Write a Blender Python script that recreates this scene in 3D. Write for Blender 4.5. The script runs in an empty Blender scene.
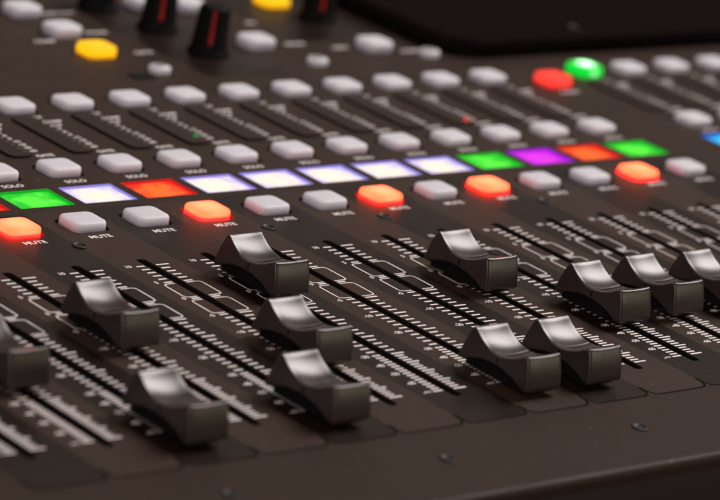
import bpy, bmesh, math, random
from mathutils import Matrix, Vector

random.seed(4)
scene = bpy.context.scene
MM = 0.001
P = 22.0                                        # channel pitch in millimetres
TILT = math.radians(15.2)                       # the control surface slopes up towards its back
SLOPE = Matrix.Rotation(TILT, 4, 'X')


def surf(x, y, z):
    """a point in millimetres on the sloping control surface -> world metres"""
    return SLOPE @ Vector((x * MM, y * MM, z * MM))


# ------------------------------------------------------------------ camera
R = ((0.7413962090479617, -0.6476511828771254, 0.17572594153069124),
     (-0.0777445097023394, -0.34299212997080974, -0.9361154789817426),
     (0.6665489122488553, 0.680370740181881, -0.30464438856462633))
cam_data = bpy.data.cameras.new('camera')
cam = bpy.data.objects.new('camera', cam_data)
scene.collection.objects.link(cam)
rot = Matrix(((R[0][0], -R[1][0], -R[2][0]), (R[0][1], -R[1][1], -R[2][1]), (R[0][2], -R[1][2], -R[2][2])))
cam.matrix_world = Matrix.Translation(surf(-535.241, -650.763, 287.327)) @ (SLOPE.to_3x3() @ rot).to_4x4()
cam_data.sensor_width = 36.0
cam_data.lens = 3384.32 / 720 * 36
cam_data.clip_start = 0.02
cam_data.clip_end = 60
cam_data.dof.use_dof = True
cam_data.dof.focus_distance = 0.908
cam_data.dof.aperture_fstop = 15.5
scene.camera = cam

# ------------------------------------------------------------------ light
world = bpy.data.worlds.new('World')
scene.world = world
world.use_nodes = True
bg = world.node_tree.nodes['Background']
bg.inputs[0].default_value = (1.0, 0.86, 0.78, 1)
bg.inputs[1].default_value = 0.02


def area(name, at, aim, sx, sy, watts, col):
    d = bpy.data.lights.new(name, 'AREA')
    d.shape = 'RECTANGLE'
    d.size = sx
    d.size_y = sy
    d.energy = watts
    d.color = col
    o = bpy.data.objects.new(name, d)
    scene.collection.objects.link(o)
    o.location = surf(*at)
    o.rotation_euler = (surf(*aim) - o.location).to_track_quat('-Z', 'Y').to_euler()
    return o


area('ceiling_softbox', (1500, 90, 1620), (60, 0, 0), 0.95, 0.95, 43, (1.0, 0.91, 0.885))
area('front_lamp', (-900, -1100, 520), (60, 0, 0), 0.8, 0.5, 7.5, (1.0, 0.84, 0.82))
area('side_lamp', (-260, 360, 620), (0, 90, 0), 0.4, 0.4, 1.2, (1.0, 0.88, 0.84))
area('warm_fill', (900, -1000, 190), (80, -60, 0), 0.35, 0.25, 1.5, (1.0, 0.88, 0.62))  # unseen warm fill, added to tint the near faces of the caps
area('back_glow', (1000, 1080, 560), (60, -20, 0), 0.9, 0.5, 0.65, (1.0, 0.80, 0.70))  # unseen low glow at back right, added for sheen on the strips

scene.view_settings.view_transform = 'Standard'
scene.view_settings.look = 'None'
scene.view_settings.exposure = 0.0
scene.view_settings.gamma = 1.0
scene.render.engine = 'CYCLES'
scene.cycles.use_denoising = True
scene.cycles.sample_clamp_indirect = 6


# ------------------------------------------------------------------ materials
def material(name, col, rough=0.5, spec=0.5, speckle=0.0, bump=0.0, bump_scale=2500.0, smudge=0.0, dust=0.0):
    m = bpy.data.materials.new(name)
    m.use_nodes = True
    nt = m.node_tree
    b = nt.nodes['Principled BSDF']
    b.inputs['Base Color'].default_value = (*col, 1)
    b.inputs['Roughness'].default_value = rough
    b.inputs['Specular IOR Level'].default_value = spec
    tc = nt.nodes.new('ShaderNodeTexCoord')
    if speckle:
        n = nt.nodes.new('ShaderNodeTexNoise')
        n.inputs['Scale'].default_value = 900
        n.inputs['Detail'].default_value = 3
        nt.links.new(tc.outputs['Object'], n.inputs['Vector'])
        r = nt.nodes.new('ShaderNodeMapRange')
        r.inputs[1].default_value = 0.3
        r.inputs[2].default_value = 0.7
        r.inputs[3].default_value = 1 - speckle
        r.inputs[4].default_value = 1 + speckle
        nt.links.new(n.outputs['Fac'], r.inputs[0])
        mx = nt.nodes.new('ShaderNodeMix')
        mx.data_type = 'RGBA'
        mx.blend_type = 'MULTIPLY'
        mx.inputs[0].default_value = 1
        mx.inputs[6].default_value = (*col, 1)
        nt.links.new(r.outputs[0], mx.inputs[7])
        out = mx.outputs[2]
        if dust:
            n2 = nt.nodes.new('ShaderNodeTexNoise')
            n2.inputs['Scale'].default_value = 620
            n2.inputs['Detail'].default_value = 1
            nt.links.new(tc.outputs['Object'], n2.inputs['Vector'])
            r2 = nt.nodes.new('ShaderNodeMapRange')
            r2.inputs[1].default_value = 0.755
            r2.inputs[2].default_value = 0.80
            r2.inputs[3].default_value = 0
            r2.inputs[4].default_value = dust
            nt.links.new(n2.outputs['Fac'], r2.inputs[0])
            m2 = nt.nodes.new('ShaderNodeMix')
            m2.data_type = 'RGBA'
            m2.inputs[7].default_value = (0.45, 0.40, 0.38, 1)
            nt.links.new(r2.outputs[0], m2.inputs[0])
            nt.links.new(out, m2.inputs[6])
            out = m2.outputs[2]
        nt.links.new(out, b.inputs['Base Color'])
    if smudge:
        n = nt.nodes.new('ShaderNodeTexNoise')
        n.inputs['Scale'].default_value = 38
        n.inputs['Detail'].default_value = 5
        nt.links.new(tc.outputs['Object'], n.inputs['Vector'])
        r = nt.nodes.new('ShaderNodeMapRange')
        r.inputs[1].default_value = 0.3
        r.inputs[2].default_value = 0.7
        r.inputs[3].default_value = rough - smudge
        r.inputs[4].default_value = rough + smudge
        nt.links.new(n.outputs['Fac'], r.inputs[0])
        nt.links.new(r.outputs[0], b.inputs['Roughness'])
    if bump:
        n = nt.nodes.new('ShaderNodeTexNoise')
        n.inputs['Scale'].default_value = bump_scale
        n.inputs['Detail'].default_value = 2
        nt.links.new(tc.outputs['Object'], n.inputs['Vector'])
        bp = nt.nodes.new('ShaderNodeBump')
        bp.inputs['Strength'].default_value = bump
        bp.inputs['Distance'].default_value = 0.0001
        nt.links.new(n.outputs['Fac'], bp.inputs['Height'])
        nt.links.new(bp.outputs[0], b.inputs['Normal'])
    return m


def lamp_material(name, core, edge, strength, radius, foot=None, base=0.02, mottle=0.0):
    """a lit translucent lens: brighter in its middle where the diode sits, purer in colour at its foot"""
    m = bpy.data.materials.new(name)
    m.use_nodes = True
    nt = m.node_tree
    b = nt.nodes['Principled BSDF']
    b.inputs['Base Color'].default_value = (base, base, base, 1)
    b.inputs['Roughness'].default_value = 0.35
    b.inputs['Specular IOR Level'].default_value = 0.03
    tc = nt.nodes.new('ShaderNodeTexCoord')
    ln = nt.nodes.new('ShaderNodeVectorMath')
    ln.operation = 'LENGTH'
    nt.links.new(tc.outputs['Object'], ln.inputs[0])
    r = nt.nodes.new('ShaderNodeMapRange')
    r.interpolation_type = 'SMOOTHSTEP'
    r.inputs[1].default_value = radius * 0.25 * MM
    r.inputs[2].default_value = radius * MM
    dist = ln.outputs['Value']
    if mottle:
        ns = nt.nodes.new('ShaderNodeTexNoise')
        ns.inputs['Scale'].default_value = 260
        ns.inputs['Detail'].default_value = 2
        oi = nt.nodes.new('ShaderNodeObjectInfo')
        ad = nt.nodes.new('ShaderNodeVectorMath')
        nt.links.new(tc.outputs['Object'], ad.inputs[0])
        nt.links.new(oi.outputs['Location'], ad.inputs[1])
        nt.links.new(ad.outputs[0], ns.inputs['Vector'])
        mr = nt.nodes.new('ShaderNodeMath')
        mr.operation = 'MULTIPLY_ADD'
        nt.links.new(ns.outputs['Fac'], mr.inputs[0])
        mr.inputs[1].default_value = 2 * mottle * MM
        mr.inputs[2].default_value = -mottle * MM
        sm = nt.nodes.new('ShaderNodeMath')
        nt.links.new(dist, sm.inputs[0])
        nt.links.new(mr.outputs[0], sm.inputs[1])
        dist = sm.outputs[0]
    nt.links.new(dist, r.inputs[0])
    mx = nt.nodes.new('ShaderNodeMix')
    mx.data_type = 'RGBA'
    mx.inputs[6].default_value = (*core, 1)
    mx.inputs[7].default_value = (*edge, 1)
    nt.links.new(r.outputs[0], mx.inputs[0])
    out = mx.outputs[2]
    if foot:
        sp = nt.nodes.new('ShaderNodeSeparateXYZ')
        nt.links.new(tc.outputs['Object'], sp.inputs[0])
        r2 = nt.nodes.new('ShaderNodeMapRange')
        r2.interpolation_type = 'SMOOTHSTEP'
        r2.inputs[1].default_value = 0.1 * MM
        r2.inputs[2].default_value = 1.2 * MM
        nt.links.new(sp.outputs['Z'], r2.inputs[0])
        m2 = nt.nodes.new('ShaderNodeMix')
        m2.data_type = 'RGBA'
        m2.inputs[6].default_value = (*foot, 1)
        nt.links.new(r2.outputs[0], m2.inputs[0])
        nt.links.new(out, m2.inputs[7])
        out = m2.outputs[2]
    nt.links.new(out, b.inputs['Emission Color'])
    b.inputs['Emission Strength'].default_value = strength
    return m


M_PANEL = material('panel_paint', (0.037, 0.0225, 0.0162), 0.52, 0.10, 0.10, 0.15, 1800, 0.05, dust=0.3)
M_LIGHT = material('light_strip_paint', (0.047, 0.0293, 0.0212), 0.52, 0.10, 0.10, 0.15, 1800, 0.05, dust=0.3)
M_DARK = material('dark_strip_paint', (0.013, 0.0080, 0.0056), 0.40, 0.14, 0.10, 0.15, 1800, 0.05, dust=0.3)
M_GROOVE = material('dark_edging', (0.008, 0.005, 0.004), 0.8, 0.05)
M_CAVITY = material('black_cavity', (0.004, 0.004, 0.004), 0.8, 0.2)
M_BAR = material('smoked_plastic', (0.038, 0.025, 0.020), 0.6, 0.1)
M_INK = material('white_ink', (0.90, 0.84, 0.82), 0.6, 0.2)
M_CAP = material('charcoal_plastic', (0.036, 0.0265, 0.0235), 0.30, 0.5, 0.12, 0.16, 2600, 0.05, dust=0.5)
M_BUTTON = material('milky_plastic', (0.69, 0.69, 0.755), 0.5, 0.35)
bb = M_BUTTON.node_tree.nodes['Principled BSDF']
bb.inputs['Subsurface Weight'].default_value = 1.0
bb.inputs['Subsurface Scale'].default_value = 0.006
bb.inputs['Subsurface Radius'].default_value = (1.0, 0.9, 0.9)
M_STEEL = material('black_screw', (0.010, 0.008, 0.008), 0.5, 0.35)
M_KNOB = material('black_rubber', (0.003, 0.0025, 0.0025), 0.6, 0.12)

M_HOUSING = material('black_gloss', (0.010, 0.0075, 0.007), 0.7, 0.0)
M_BODY = material('body_paint', (0.03, 0.022, 0.02), 0.5, 0.4)
M_TABLE = material('table_laminate', (0.06, 0.05, 0.045), 0.5, 0.4)

M_MUTE_LIT = lamp_material('lit_orange_lens', (3.8, 0.62, 0.26), (3.4, 0.30, 0.095), 1.0, 8.2, (16.0, 0.06, 0.05))
M_RED_LIT = lamp_material('lit_red_lens', (1.6, 0.085, 0.055), (1.4, 0.06, 0.04), 1.0, 8.0, (0.6, 0.02, 0.015))
M_GREEN_LIT = lamp_material('lit_green_lens', (4.0, 8.0, 4.6), (0.0, 0.80, 0.04), 1.0, 6.0, (0.0, 0.5, 0.03))
M_YELLOW_LIT = lamp_material('lit_yellow_lens', (1.3, 0.70, 0.012), (1.2, 0.60, 0.005), 1.0, 8.5, (0.75, 0.27, 0.0))
SCREENS = {}
for nm, core, edge, wall in (
        ('white', (1.15, 0.97, 0.80), (0.66, 0.58, 1.0), (0.33, 0.27, 0.85)),
        ('green', (0.10, 1.0, 0.05), (0.0, 0.62, 0.015), (0.0, 0.42, 0.012)),
        ('red', (1.25, 0.17, 0.014), (0.92, 0.018, 0.003), (0.75, 0.006, 0.004)),
        ('magenta', (0.88, 0.03, 0.90), (0.62, 0.0, 0.80), (0.40, 0.0, 0.75)),
        ('blue', (0.05, 0.75, 1.2), (0.0, 0.25, 0.95), (0.0, 0.14, 0.8))):
    SCREENS[nm] = (lamp_material(nm + '_backlight', core, edge, 1.0, 11.8 if nm == 'white' else 9.3, mottle=7.0),
                   lamp_material(nm + '_rim', wall, wall, 0.9, 11.5))
M_LED_GREEN = lamp_material('green_diode', (0.0, 0.35, 0.03), (0.0, 0.3, 0.02), 1.0, 2)
M_GLINT = lamp_material('red_glint', (0.36, 0.010, 0.004), (0.20, 0.004, 0.002), 0.9, 13)  # red reflection on the encoder knobs, painted as a glowing colour
M_LED_RED = lamp_material('red_diode', (1.6, 0.03, 0.02), (1.2, 0.02, 0.01), 1.0, 2)


# ------------------------------------------------------------------ helpers
def link(name, me, mat, parent=None, loc=(0, 0, 0)):
    o = bpy.data.objects.new(name, me)
    scene.collection.objects.link(o)
    if mat is not None and not me.materials:
        for m in (mat if isinstance(mat, (list, tuple)) else [mat]):
            me.materials.append(m)
    o.parent = parent
    o.location = (loc[0] * MM, loc[1] * MM, loc[2] * MM)
    return o


def copy_part(src, parent, loc=None):
    """a copy of a part and of its sub-parts, sharing their meshes"""
    c = src.copy()
    scene.collection.objects.link(c)
    c.parent = parent
    if loc is not None:
        c.location = (loc[0] * MM, loc[1] * MM, loc[2] * MM)
    for ch in [o for o in scene.objects if o.parent == src]:
        copy_part(ch, c)
    return c


def round_rect(x0, y0, x1, y1, r, n=5):
    """outline with corner radii r = number or (bl, br, tr, tl)"""
    rs = r if isinstance(r, (tuple, list)) else (r, r, r, r)
    pts = []
    for (cx, cy, a0), rr in zip(((x0, y0, 180), (x1, y0, 270), (x1, y1, 0), (x0, y1, 90)), rs):
        ox = cx + rr * (1 if cx == x0 else -1)
        oy = cy + rr * (1 if cy == y0 else -1)
        if rr < 1e-6:
            pts.append((cx, cy))
            continue
        for k in range(n + 1):
            a = math.radians(a0 + 90 * k / n)
            pts.append((ox + rr * math.cos(a), oy + rr * math.sin(a)))
    return pts


def curve_mesh(cu):
    o = bpy.data.objects.new('outline', cu)
    scene.collection.objects.link(o)
    dg = bpy.context.evaluated_depsgraph_get()
    me = bpy.data.meshes.new_from_object(o.evaluated_get(dg))
    bpy.data.objects.remove(o)
    return me


def plate(outer, holes, z0, z1, bevel=0.0):
    """flat plate with real openings, millimetres"""
    cu = bpy.data.curves.new('plate', 'CURVE')
    cu.dimensions = '2D'
    cu.fill_mode = 'BOTH'
    for poly in [outer] + list(holes):
        sp = cu.splines.new('POLY')
        sp.points.add(len(poly) - 1)
        for pt, (x, y) in zip(sp.points, poly):
            pt.co = (x * MM, y * MM, 0, 1)
        sp.use_cyclic_u = True
    cu.extrude = (z1 - z0) / 2 * MM
    me = curve_mesh(cu)
    bpy.data.curves.remove(cu)
    me.transform(Matrix.Translation((0, 0, (z0 + z1) / 2 * MM)))
    me.materials.clear()
    return me


def words(txt, size, thick=0.0, align='CENTER'):
    cu = bpy.data.curves.new('word', 'FONT')
    cu.body = txt
    cu.size = size * MM
    cu.align_x = align
    cu.align_y = 'CENTER'
    cu.extrude = 0.012 * MM
    cu.offset = thick * MM
    cu.resolution_u = 3
    me = curve_mesh(cu)
    bpy.data.curves.remove(cu)
    me.materials.clear()
    return me


def merge(parts, name='merged'):
    """join meshes, each moved by (x, y, z) mm, into one mesh"""
    bm = bmesh.new()
    for me, (x, y, z) in parts:
        t = bmesh.new()
        t.from_mesh(me)
        bmesh.ops.translate(t, verts=t.verts, vec=(x * MM, y * MM, z * MM))
        tmp = bpy.data.meshes.new('tmp')
        t.to_mesh(tmp)
        t.free()
        bm.from_mesh(tmp)
        bpy.data.meshes.remove(tmp)
    me = bpy.data.meshes.new(name)
    bm.to_mesh(me)
    bm.free()
    return me


def loft(rings, cap_first=True, cap_last=True, smooth=True):
    """rings of equal length (points in mm) -> one closed mesh"""
    bm = bmesh.new()
    vr = [[bm.verts.new((p[0] * MM, p[1] * MM, p[2] * MM)) for p in ring] for ring in rings]
    n = len(vr[0])
    for a, b in zip(vr, vr[1:]):
        for k in range(n):
            f = bm.faces.new((a[k], a[(k + 1) % n], b[(k + 1) % n], b[k]))
            f.smooth = smooth
    if cap_first:
        bm.faces.new(list(reversed(vr[0])))
    if cap_last:
        bm.faces.new(vr[-1]).smooth = False
    bmesh.ops.recalc_face_normals(bm, faces=bm.faces)
    me = bpy.data.meshes.new('loft')
    bm.to_mesh(me)
    bm.free()
    return me


def bars(rects, z):
    """a set of printed strokes given as (x0, y0, x1, y1) rectangles or point lists, one thin mesh"""
    bm = bmesh.new()
    for q in rects:
        pts = q if isinstance(q, list) else [(q[0], q[1]), (q[2], q[1]), (q[2], q[3]), (q[0], q[3])]
        bm.faces.new([bm.verts.new((x * MM, y * MM, z * MM)) for x, y in pts])
    me = bpy.data.meshes.new('strokes')
    bm.to_mesh(me)
    bm.free()
    return me


def stroke(path, w):
    """quads along a path of points"""
    out = []
    for (x0, y0), (x1, y1) in zip(path, path[1:]):
        d = math.hypot(x1 - x0, y1 - y0)
        nx, ny = -(y1 - y0) / d * w / 2, (x1 - x0) / d * w / 2
        ex, ey = (x1 - x0) / d * w / 3, (y1 - y0) / d * w / 3
        out.append([(x0 - ex - nx, y0 - ey - ny), (x1 + ex - nx, y1 + ey - ny), (x1 + ex + nx, y1 + ey + ny), (x0 - ex + nx, y0 - ey + ny)])
    return out


# ------------------------------------------------------------------ layout (mm, on the control surface)
BANK_A = [(i, i * P) for i in range(-4, 13)]
BANK_B = [(13 + k, (14.13 + 1.01 * k) * P) for k in range(0, 7)]
CHANNELS = BANK_A + BANK_B
V_MUTE, V_SCREEN, V_SOLO, V_SELECT = 26.7, 48.4, 67.8, 120.6
SHIFT = 0.7                                      # buttons sit slightly right of the fader slots
FRONT, BACK, LEFT, RIGHT = -155.0, 330.0, -145.0, 480.0
BW, BD, BR = 11.4, 9.7, 2.3                      # push button plan
SLOT_HALF, SLOT_TOP, SLOT_END = 1.5, 0.0, -104.0

console = bpy.data.objects.new('mixing_console', None)
scene.collection.objects.link(console)
console.rotation_euler = (TILT, 0, 0)
console.empty_display_size = 0.1
console['label'] = 'brown-grey audio mixing console with rows of faders, lit mute buttons and coloured channel displays'
console['category'] = 'mixing console'


def button_hole(x, y, w=BW, d=BD, r=BR):
    return round_rect(x - w / 2 - 0.75, y - d / 2 - 0.75, x + w / 2 + 0.75, y + d / 2 + 0.75, r, 4)


SCREEN_W, SCREEN_D = 18.6, 13.4
EXTRA = [                                        # (kind, x, y) on the upper part
    ('grey', 6.06, 209.5), ('grey', 6.07, 187.3), ('yellow', 5.99, 166.0), ('small', 6.46, 145.7),
    ('grey', 9.06, 166.4), ('small', 9.5, 145.3), ('grey', 11.13, 157.4), ('small', 11.91, 147.4),
    ('yellow', 10.99, 209.1), ('grey', 9.21, 207.5), ('beige', 8.45, 212.5)]
CLEAR = (13.09 * P, 112.3)

# top panel with its openings
holes = []
for i, x in CHANNELS:
    holes.append(round_rect(x - SLOT_HALF, SLOT_END, x + SLOT_HALF, SLOT_TOP, 1.1, 3))
    for v in (V_MUTE, V_SOLO, V_SELECT):
        holes.append(button_hole(x + SHIFT, v))
    holes.append(round_rect(x + 0.4 - SCREEN_W / 2, V_SCREEN - SCREEN_D / 2, x + 0.4 + SCREEN_W / 2, V_SCREEN + SCREEN_D / 2, 0.3, 2))
    holes.append(round_rect(x - 7.3, 79.5, x + 1.3, 111.5, (2.5, 2.5, 1.0, 1.0), 3))
for kind, u, v in EXTRA:
    holes.append(button_hole(u * P, v) if kind != 'small' else button_hole(u * P, v, 7.4, 6.0, 2.6))
holes.append(button_hole(*CLEAR))
me = plate(round_rect(LEFT, FRONT + 2.0, RIGHT, BACK, 0.01, 1), holes, -1.3, 0.0)
link('top_panel', me, M_PANEL, console)

# rounded front lip and body below
prof = [(FRONT + 2.0, 0.0)]
for k in range(1, 17):
    a = math.radians(90 + 90 * k / 16)
    prof.append((FRONT + 2.0 + 2.0 * math.cos(a), -2.0 + 2.0 * math.sin(a)))
prof += [(FRONT, -3.6), (FRONT + 1.2, -3.6), (FRONT + 1.2, -1.4), (FRONT + 2.0, -1.4)]
link('front_lip', loft([[(LEFT, y, z) for y, z in prof], [(RIGHT, y, z) for y, z in prof]], smooth=False), M_PANEL, console)
H0 = 15.0
ty = math.tan(TILT)
side = [(FRONT + 1.3, -3.7), (FRONT + 1.3, -H0), (BACK - 1, -H0 - (BACK - FRONT) * ty), (BACK - 1, -9.0), (FRONT + 6, -9.0), (FRONT + 6, -3.7)]
link('chassis', loft([[(LEFT + 1, y, z) for y, z in side], [(RIGHT - 1, y, z) for y, z in side]], smooth=False), M_BODY, console)
tray = plate(round_rect(LEFT + 2, FRONT + 8, RIGHT - 2, BACK - 2, 0.01, 1), [], -8.0, -7.0)
link('inner_tray', tray, M_CAVITY, console)

# ------------------------------------------------------------------ channel strips with slot liner and printed scale
LABELS = [(-4.5, '10'), (-16.5, '5'), (-28.2, '0'), (-40.2, '5'), (-52.0, '10'), (-63.9, '20'), (-75.6, '30'), (-81.6, '40'), (-87.3, '50'), (-93.5, '60'), (-99.6, '\u221e')]
rects = []
TW = 0.68


def tick(v, side, long=False):
    if side < 0:
        rects.append((-5.2 if long else -4.7, v - TW / 2, -1.95, v + TW / 2))
    else:
        rects.append((1.95, v - TW / 2, 6.2 if long else 4.9, v + TW / 2))


for s in (-1, 1):
    for v0, v1, n in ((-4.9, -16.9, 5), (-40.4, -52.2, 5), (-52.2, -64.0, 5), (-64.0, -75.8, 5), (-75.8, -81.8, 4), (-81.8, -87.7, 4), (-87.7, -93.7, 4), (-93.7, -99.7, 4)):
        for k in range(n):
            tick(v0 + (v1 - v0) * k / n, s, k == 0 and s > 0)
    tick(-16.9, s)
    tick(-28.7, s)
    tick(-40.4 + 1.2, s) if s > 0 else None
    tick(-99.7, s, True)
    # outlined ranges either side of unity gain
    for v0, v1 in ((-18.0, -27.6), (-29.8, -39.2)):
        o = 6.6 if s > 0 else 5.9
        r = 1.3
        path = [(s * 2.1, v0), (s * (o - r), v0), (s * (o - 0.3), v0 - 0.35), (s * o, v0 - r), (s * o, v1 + r), (s * (o - 0.3), v1 + 0.35), (s * (o - r), v1), (s * 2.1, v1)]
        rects += stroke(path, 0.46)
num = [(bars(rects, 0.0), (0, 0, 0.045))]
for v, t in LABELS:
    if t == '10' and v > -10 or t in '50' and v > -30:
        num.append((words(t, 2.2, 0.05), (-7.2 if len(t) > 1 else -6.9, v, 0.05)))
    else:
        num.append((words(('-' if v < -30 else '') + t, 2.2, 0.05), (-7.3, v - 0.2, 0.05)))
scale_mesh = merge(num)

strip_mesh = {}
for tone in ('light', 'dark'):
    hs = [round_rect(-SLOT_HALF - 0.05, SLOT_END, SLOT_HALF + 0.05, SLOT_TOP, 1.1, 3), button_hole(SHIFT, V_MUTE)]
    top = plate(round_rect(-P / 2 + 0.02, -119.0, P / 2 - 0.02, 38.0, (2.6, 3.4, 0.01, 0.01), 5), hs, 0.0, 0.03)
    strip_mesh[tone] = top
# dark edging at the foot of a strip
edge = []
pth = [(-P / 2 + 0.3, -114.0), (-P / 2 + 0.3, -116.6), (-P / 2 + 1.2, -118.6), (-P / 2 + 2.8, -119.2), (P / 2 - 3.4, -119.2), (P / 2 - 1.5, -118.6), (P / 2 - 0.4, -117.0), (P / 2 - 0.1, -114.0)]
edge_mesh = bars(stroke(pth, 0.7), 0.04)
liner = [[(x, y, -0.25) for x, y in round_rect(-SLOT_HALF + 0.02, SLOT_END + 0.02, SLOT_HALF - 0.02, SLOT_TOP - 0.02, 1.05, 3)],
         [(x, y, -6.5) for x, y in round_rect(-SLOT_HALF + 0.02, SLOT_END + 0.02, SLOT_HALF - 0.02, SLOT_TOP - 0.02, 1.05, 3)]]
liner_mesh = loft(liner, cap_first=False, cap_last=True)
bar_mesh = loft([[(x, y, z) for x, y in round_rect(-7.2 + n, 79.6 + n, 1.2 - n * 2, 111.4 - n, (2.5, 2.5, 1, 1), 3)] for n, z in ((0, -0.6), (0.05, 0.55), (0.2, 0.68), (0.5, 0.7))])
for f in bar_mesh.polygons[:2 * 16]:
    f.material_index = 1
led_mesh = plate(round_rect(-0.9, -0.6, 0.9, 0.6, 0.3, 2), [], 0.0, 0.25)
M_LED_OFF = material('unlit_diode', (0.05, 0.042, 0.038), 0.4)
mt = [(words('COMP', 2.5, 0.07, 'LEFT'), (2.0, 107.2, 0.03)), (words('CLIP', 2.2, 0.06, 'LEFT'), (2.4, 103.9, 0.03))]
for k, t in enumerate(('-3', '-6', '-9', '-12', '-18', '-30', '-60')):
    mt.append((words(t, 2.2, 0.06, 'LEFT'), (2.4, 101.0 - 2.75 * k, 0.03)))
mt.append((words('GATE', 2.5, 0.07, 'LEFT'), (2.0, 80.2, 0.03)))
meter_text = merge(mt)


# ------------------------------------------------------------------ push buttons
def dome_button(w, d, r, h):
    rings = []
    for z, inset in ((-1.2, 0.0), (h - 0.9, 0.1), (h - 0.5, 0.2), (h - 0.2, 0.42), (h - 0.03, 0.8), (h + 0.07, 1.6), (h + 0.16, 3.2)):
        rr = max(0.25, r - inset * 0.55)
        rings.append([(x, y, z) for x, y in round_rect(-w / 2 + inset, -d / 2 + inset, w / 2 - inset, d / 2 - inset, rr, 6)])
    me = loft(rings)
    for f in me.polygons:
        f.use_smooth = True
    return me


BUTTON = dome_button(BW, BD, BR, 2.3)
TALL = dome_button(BW + 0.4, BD + 0.4, BR + 0.6, 3.4)
SMALL = dome_button(7.4, 6.0, 2.6, 2.2)
button_meshes = {}


def lens(mesh, mat):
    key = (mesh.name, mat.name)
    if key not in button_meshes:
        m = mesh.copy()
        m.materials.clear()
        m.materials.append(mat)
        button_meshes[key] = m
    return button_meshes[key]


WORDS = {w: words(w, 2.9, 0.05) for w in ('MUTE', 'SOLO', 'SELECT', 'CLEAR')}


def push_button(name, x, y, mat=M_BUTTON, word=None, label=None, mesh=BUTTON, wx=-0.4, wy=-9.1):
    o = link(name, lens(mesh, mat), None, console, (x, y, 0))
    if word:
        link('printed_word', WORDS[word], M_INK, o, (wx, wy, 0.03))
    if label:
        o['label'] = label
    return o


SCREEN_COLOUR = {-4: 'white', -3: 'white', -2: 'green', -1: 'white', 0: 'red', 1: 'green', 2: 'white', 3: 'red', 4: 'white', 5: 'white', 6: 'white', 7: 'white', 8: 'white',
                 9: 'green', 10: 'magenta', 11: 'red', 12: 'green'}
LIT = {0, 3, 6, 8, 11}
screen_mesh = plate(round_rect(-SCREEN_W / 2 + 0.1, -SCREEN_D / 2 + 0.1, SCREEN_W / 2 - 0.1, SCREEN_D / 2 - 0.1, 0.3, 2), [], -0.2, 0.0)
ring_o = round_rect(-SCREEN_W / 2 + 0.03, -SCREEN_D / 2 + 0.03, SCREEN_W / 2 - 0.03, SCREEN_D / 2 - 0.03, 0.3, 2)
rings = []
for ins, z in ((0.0, -1.9), (0.0, -0.05), (0.25, -0.08), (0.35, -0.95)):
    rings.append([(x, y, z) for x, y in round_rect(-SCREEN_W / 2 + 0.05 + ins, -SCREEN_D / 2 + 0.05 + ins, SCREEN_W / 2 - 0.05 - ins, SCREEN_D / 2 - 0.05 - ins, 0.3, 2)])
rim_mesh = loft(rings, False, False, smooth=False)

for i, x in CHANNELS:
    tone = 'light' if i % 2 else 'dark'
    st = link('channel_strip', strip_mesh[tone], M_LIGHT if tone == 'light' else M_DARK, console, (x, 0, 0))
    link('strip_edging', edge_mesh, M_GROOVE, st)
    link('fader_slot', liner_mesh, M_CAVITY, st)
    link('fader_scale', scale_mesh, M_INK, st)
    mtr = link('level_meter', bar_mesh, [M_BAR, M_CAVITY], console, (x, 0, 0))
    link('meter_scale', meter_text, M_INK, mtr)
    for k in range(8):
        v = 102.6 - 2.9 * k
        lit = (i == 5 and k == 6) or (i == 10 and k == 7)
        led = link('meter_light', led_mesh if not lit else led_mesh.copy(), None if lit else M_LED_OFF, mtr, (-0.9, v, 0.65))
        if lit:
            led.data.materials.clear()
            led.data.materials.append(M_LED_GREEN if i == 5 else M_LED_RED)
    push_button('mute_button', x + SHIFT, V_MUTE, M_MUTE_LIT if i in LIT else M_BUTTON, 'MUTE', 'lit orange mute button glowing red at its foot' if i in LIT else None)
    push_button('solo_button', x + SHIFT, V_SOLO, M_BUTTON, 'SOLO')
    push_button('select_button', x + SHIFT, V_SELECT, M_GREEN_LIT if i == 13 else M_BUTTON, 'SELECT', 'lit bright green select button' if i == 13 else None, TALL if i == 13 else BUTTON)
    col = SCREEN_COLOUR.get(i, 'blue')
    scr = link('channel_display', lens(screen_mesh, SCREENS[col][0]), None, console, (x + 0.4, V_SCREEN, -0.7))
    scr['label'] = '%s backlit channel display' % ('violet-edged white' if col == 'white' else col)
    link('display_rim', lens(rim_mesh, SCREENS[col][1]), None, scr, (0, 0, 0.7))

push_button('clear_solo_button', CLEAR[0], CLEAR[1], M_RED_LIT, 'CLEAR', mesh=TALL, label='lit red button between the two banks')

# ------------------------------------------------------------------ fader caps
prof = []


def lerp(a, b, t):
    return a + (b - a) * t


NEAR_B, FAR_B, NEAR_T, FAR_T = (-13.1, 1.5), (13.2, 1.7), (-10.8, 11.5), (9.2, 12.3)
pts = []
N = 36
for k in range(N + 1):                            # scooped top, far ridge to near ridge, thumb groove in its middle
    t = k / N
    s = lerp(FAR_T[0], NEAR_T[0], t)
    z = lerp(FAR_T[1], NEAR_T[1], t) - 4.2 * math.sin(math.pi * t ** 0.92) ** 0.85
    pts.append((s, z))
for k in range(1, 16):                            # near face, slightly bellied
    t = k / 16
    pts.append((lerp(NEAR_T[0], NEAR_B[0], t) - 0.45 * math.sin(math.pi * t), lerp(NEAR_T[1], NEAR_B[1], t)))
for k in range(0, 23):                            # arched underside
    t = k / 22
    pts.append((lerp(NEAR_B[0], FAR_B[0], t), lerp(NEAR_B[1], FAR_B[1], t) + 3.1 * math.sin(math.pi * min(1, max(0, (t - 0.06) / 0.88))) ** 0.8))
for k in range(1, 16):
    t = k / 16
    pts.append((lerp(FAR_B[0], FAR_T[0], t) + 0.45 * math.sin(math.pi * t), lerp(FAR_B[1], FAR_T[1], t)))
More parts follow.
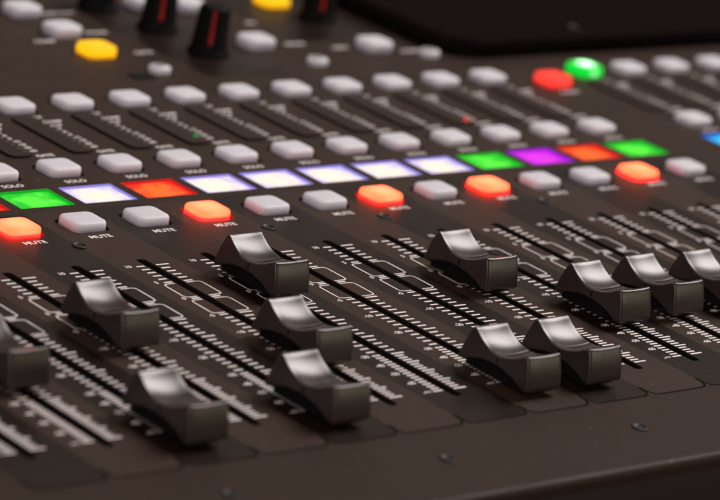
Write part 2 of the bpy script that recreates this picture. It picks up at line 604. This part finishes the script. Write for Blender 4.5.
# round the four ridges a little
for _ in range(5):
    q = list(pts)
    for k in range(len(pts)):
        a, b, c = pts[k - 1], pts[k], pts[(k + 1) % len(pts)]
        ang = abs(math.atan2((b[0] - a[0]) * (c[1] - b[1]) - (b[1] - a[1]) * (c[0] - b[0]), (b[0] - a[0]) * (c[0] - b[0]) + (b[1] - a[1]) * (c[1] - b[1])))
        if ang > 0.2:
            q[k] = (b[0] * 0.7 + (a[0] + c[0]) * 0.15, b[1] * 0.7 + (a[1] + c[1]) * 0.15)
    pts = q


def inset(poly, d):
    out = []
    n = len(poly)
    for k in range(n):
        a, c = poly[k - 1], poly[(k + 1) % n]
        tx, ty2 = c[0] - a[0], c[1] - a[1]
        ln = math.hypot(tx, ty2) or 1
        out.append((poly[k][0] + d * -ty2 / ln, poly[k][1] + d * tx / ln))
    return out


HW = 6.2
CAP_SHIFT = -0.6
rings = []
for x, ins in [(-HW, 0.58), (-HW + 0.04, 0.42), (-HW + 0.16, 0.24), (-HW + 0.36, 0.09), (-HW + 0.58, 0.03), (-HW + 0.9, 0)] + [(-HW + 0.9 + (2 * HW - 1.8) * k / 10, 0) for k in range(1, 10)] + [
        (HW - 0.9, 0), (HW - 0.58, 0.03), (HW - 0.36, 0.09), (HW - 0.16, 0.24), (HW - 0.04, 0.42), (HW, 0.58)]:
    pr = inset(pts, ins)
    ring = []
    for k, (s, z) in enumerate(pr):
        if k <= N:
            z -= 0.55 * (1 - (x / HW) ** 2)
            if abs(s + 1.0) < 0.3 and abs(x) < HW - 0.5:
                z -= 0.3
        taper = 1 - 0.035 * max(0, z - 2) / 9
        ring.append((x * taper, s, z))
    rings.append(ring)
cap_mesh = loft(rings)
stem_mesh = loft([[(x, y, -6.0) for x, y in round_rect(-0.5, -3, 0.5, 3, 0.2, 2)], [(x, y, 6.0) for x, y in round_rect(-0.5, -3, 0.5, 3, 0.2, 2)]], smooth=False)
SX = 4.6
socket_mesh = loft([[(x, s, z) for s, z in ((-11.3, 0.9), (11.3, 0.9), (9.6, 4.2), (4.0, 6.0), (-4.0, 6.0), (-10.4, 4.2))] for x in (-SX, SX)], smooth=False)
mark_mesh = loft([[(x, y, 5.6) for x, y in ((-HW - 0.03, -1.2), (HW + 0.03, -1.2), (HW + 0.03, -0.85), (-HW - 0.03, -0.85))],
                  [(x * 0.985, y, 7.2) for x, y in ((-HW - 0.03, -1.2), (HW + 0.03, -1.2), (HW + 0.03, -0.85), (-HW - 0.03, -0.85))]], smooth=False)
CAPS = {-3: -59, -2: -99.5, -1: -45, 0: -100, 1: -68, 2: -25, 3: -99, 4: -99.3, 5: -37, 6: -67.3, 7: -66.8, 8: -68.3}
cap0 = None
for i, v in CAPS.items():
    if cap0 is None:
        cap0 = link('fader_cap', cap_mesh, M_CAP, console, (i * P + CAP_SHIFT, v, 0))
        link('fader_stem', stem_mesh, M_CAVITY, cap0, (-CAP_SHIFT, 0, 0))
        link('index_mark', mark_mesh, M_GROOVE, cap0)
        link('cap_socket', socket_mesh, M_CAVITY, cap0)
    else:
        copy_part(cap0, console, (i * P + CAP_SHIFT, v, 0))

# ------------------------------------------------------------------ screws
rings = []
for r, z in ((2.2, 0.0), (2.2, 0.25), (2.0, 0.4), (1.6, 0.42), (1.45, 0.1), (1.2, 0.06)):
    rings.append([(r * math.cos(2 * math.pi * k / 24), r * math.sin(2 * math.pi * k / 24), z) for k in range(24)])
screw_mesh = loft(rings)
for u in (-2.5, 0.52, 3.54, 5.54, 8.51):
    link('screw', screw_mesh, M_STEEL, console, (u * P, 12.6, 0.0))
for u in (-2.53, 0.52, 3.53, 6.5):
    link('screw', screw_mesh, M_STEEL, console, (u * P, -135.2, 0.0))

# ------------------------------------------------------------------ upper part: encoders on dark bands, buttons, screen housing
for kind, u, v in EXTRA:
    if kind == 'small':
        push_button('round_button', u * P, v, mesh=SMALL)
    else:
        mat = M_YELLOW_LIT if kind == 'yellow' else M_BUTTON
        push_button('function_button', u * P, v, mat, mesh=TALL, label='lit yellow function button' if kind == 'yellow' else None)
short = words('GAIN', 2.4, 0.06)
for txt, u, v in (('LOW CUT', 6.72, 208.5), ('PHASE', 6.72, 187.0), ('GATE', 6.85, 165.0), ('EQ', 9.85, 190.0), ('MODE', 9.85, 166.0), ('COMP', 5.55, 180.5), ('VIEW', 10.55, 160.0), ('HOME', 11.75, 153.0)):
    link('printed_word', words(txt, 3.0, 0.08), M_INK, console, (u * P, v, 0.03))
for x0, x1, y0, y1 in ((7.15, 8.65, 138, 300), (10.0, 11.95, 168, 300)):
    link('encoder_band', plate(round_rect(x0 * P, y0, x1 * P, y1, 3, 4), [], 0.0, 0.03), M_DARK, console)
kr = []
for r, z in ((6.6, 0.0), (6.6, 0.8), (6.1, 1.4), (5.6, 2.2), (4.7, 15.2), (4.4, 16.2), (3.6, 16.6)):
    r *= 1.08
    kr.append([((r + (0.12 if k % 2 and 2 < z < 16 else 0)) * math.cos(2 * math.pi * k / 36), (r + (0.12 if k % 2 and 2 < z < 16 else 0)) * math.sin(2 * math.pi * k / 36), z) for k in range(36)])
knob_mesh = loft(kr)
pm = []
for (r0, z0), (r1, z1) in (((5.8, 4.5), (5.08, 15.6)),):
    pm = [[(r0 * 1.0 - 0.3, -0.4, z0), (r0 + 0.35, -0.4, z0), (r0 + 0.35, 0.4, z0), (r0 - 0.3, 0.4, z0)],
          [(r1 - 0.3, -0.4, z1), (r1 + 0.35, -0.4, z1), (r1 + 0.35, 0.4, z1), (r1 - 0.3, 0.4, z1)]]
glint_mesh = loft(pm, smooth=False)  # thin bar that stands in for a red glint on the knob
k0 = None
for u, v, ang in ((7.95, 161.5, -128), (7.93, 188.5, -122), (11.3, 192.0, -118), (7.62, 213.0, -60)):
    if k0 is None:
        k0 = link('encoder_knob', knob_mesh, M_KNOB, console, (u * P, v, 0))
        link('knob_glint', glint_mesh, M_GLINT, k0)
        k = k0
    else:
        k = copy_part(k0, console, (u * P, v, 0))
    k.rotation_euler.z = math.radians(ang)

hx0, hy0, hx1, hy1 = 12.2 * P, 141.0, RIGHT - 4, 322.0
hr = []
for ins, z in ((0.0, 0.0), (0.0, 5.4), (0.3, 6.1), (1.0, 6.5), (7.0, 6.5), (8.2, 5.7)):
    hr.append([(x, y, z) for x, y in round_rect(hx0 + ins, hy0 + ins, hx1 - ins, hy1 - ins, (16 - ins, 6, 6, 6), 8)])
hs = link('screen_housing', loft(hr), M_HOUSING, console)
hs['label'] = 'raised black housing round the unlit main screen'

plate_mesh = plate(round_rect(-4.2, -2.6, 4.2, 2.6, 0.8, 3), [], 0.0, 0.5)
link('black_plate', plate_mesh, M_CAVITY, console, (6.03 * P, 142.5, 0.0))  # flat black plate left of the first small button
link('housing_screw', screw_mesh, M_STEEL, hs, (15.2 * P, 150.5, 6.45))

# ------------------------------------------------------------------ table the console stands on
c = surf(0, FRONT, -H0 - 0.6)
tb = plate(round_rect(-900, -420, 1300, 900, 20, 6), [], -25.0, 0.0)
table = link('table', tb, M_TABLE)
table.location = (0, c.y, c.z - 0.0006)
table['label'] = 'dark plain tabletop under the front edge of the mixing console'
table['category'] = 'table'
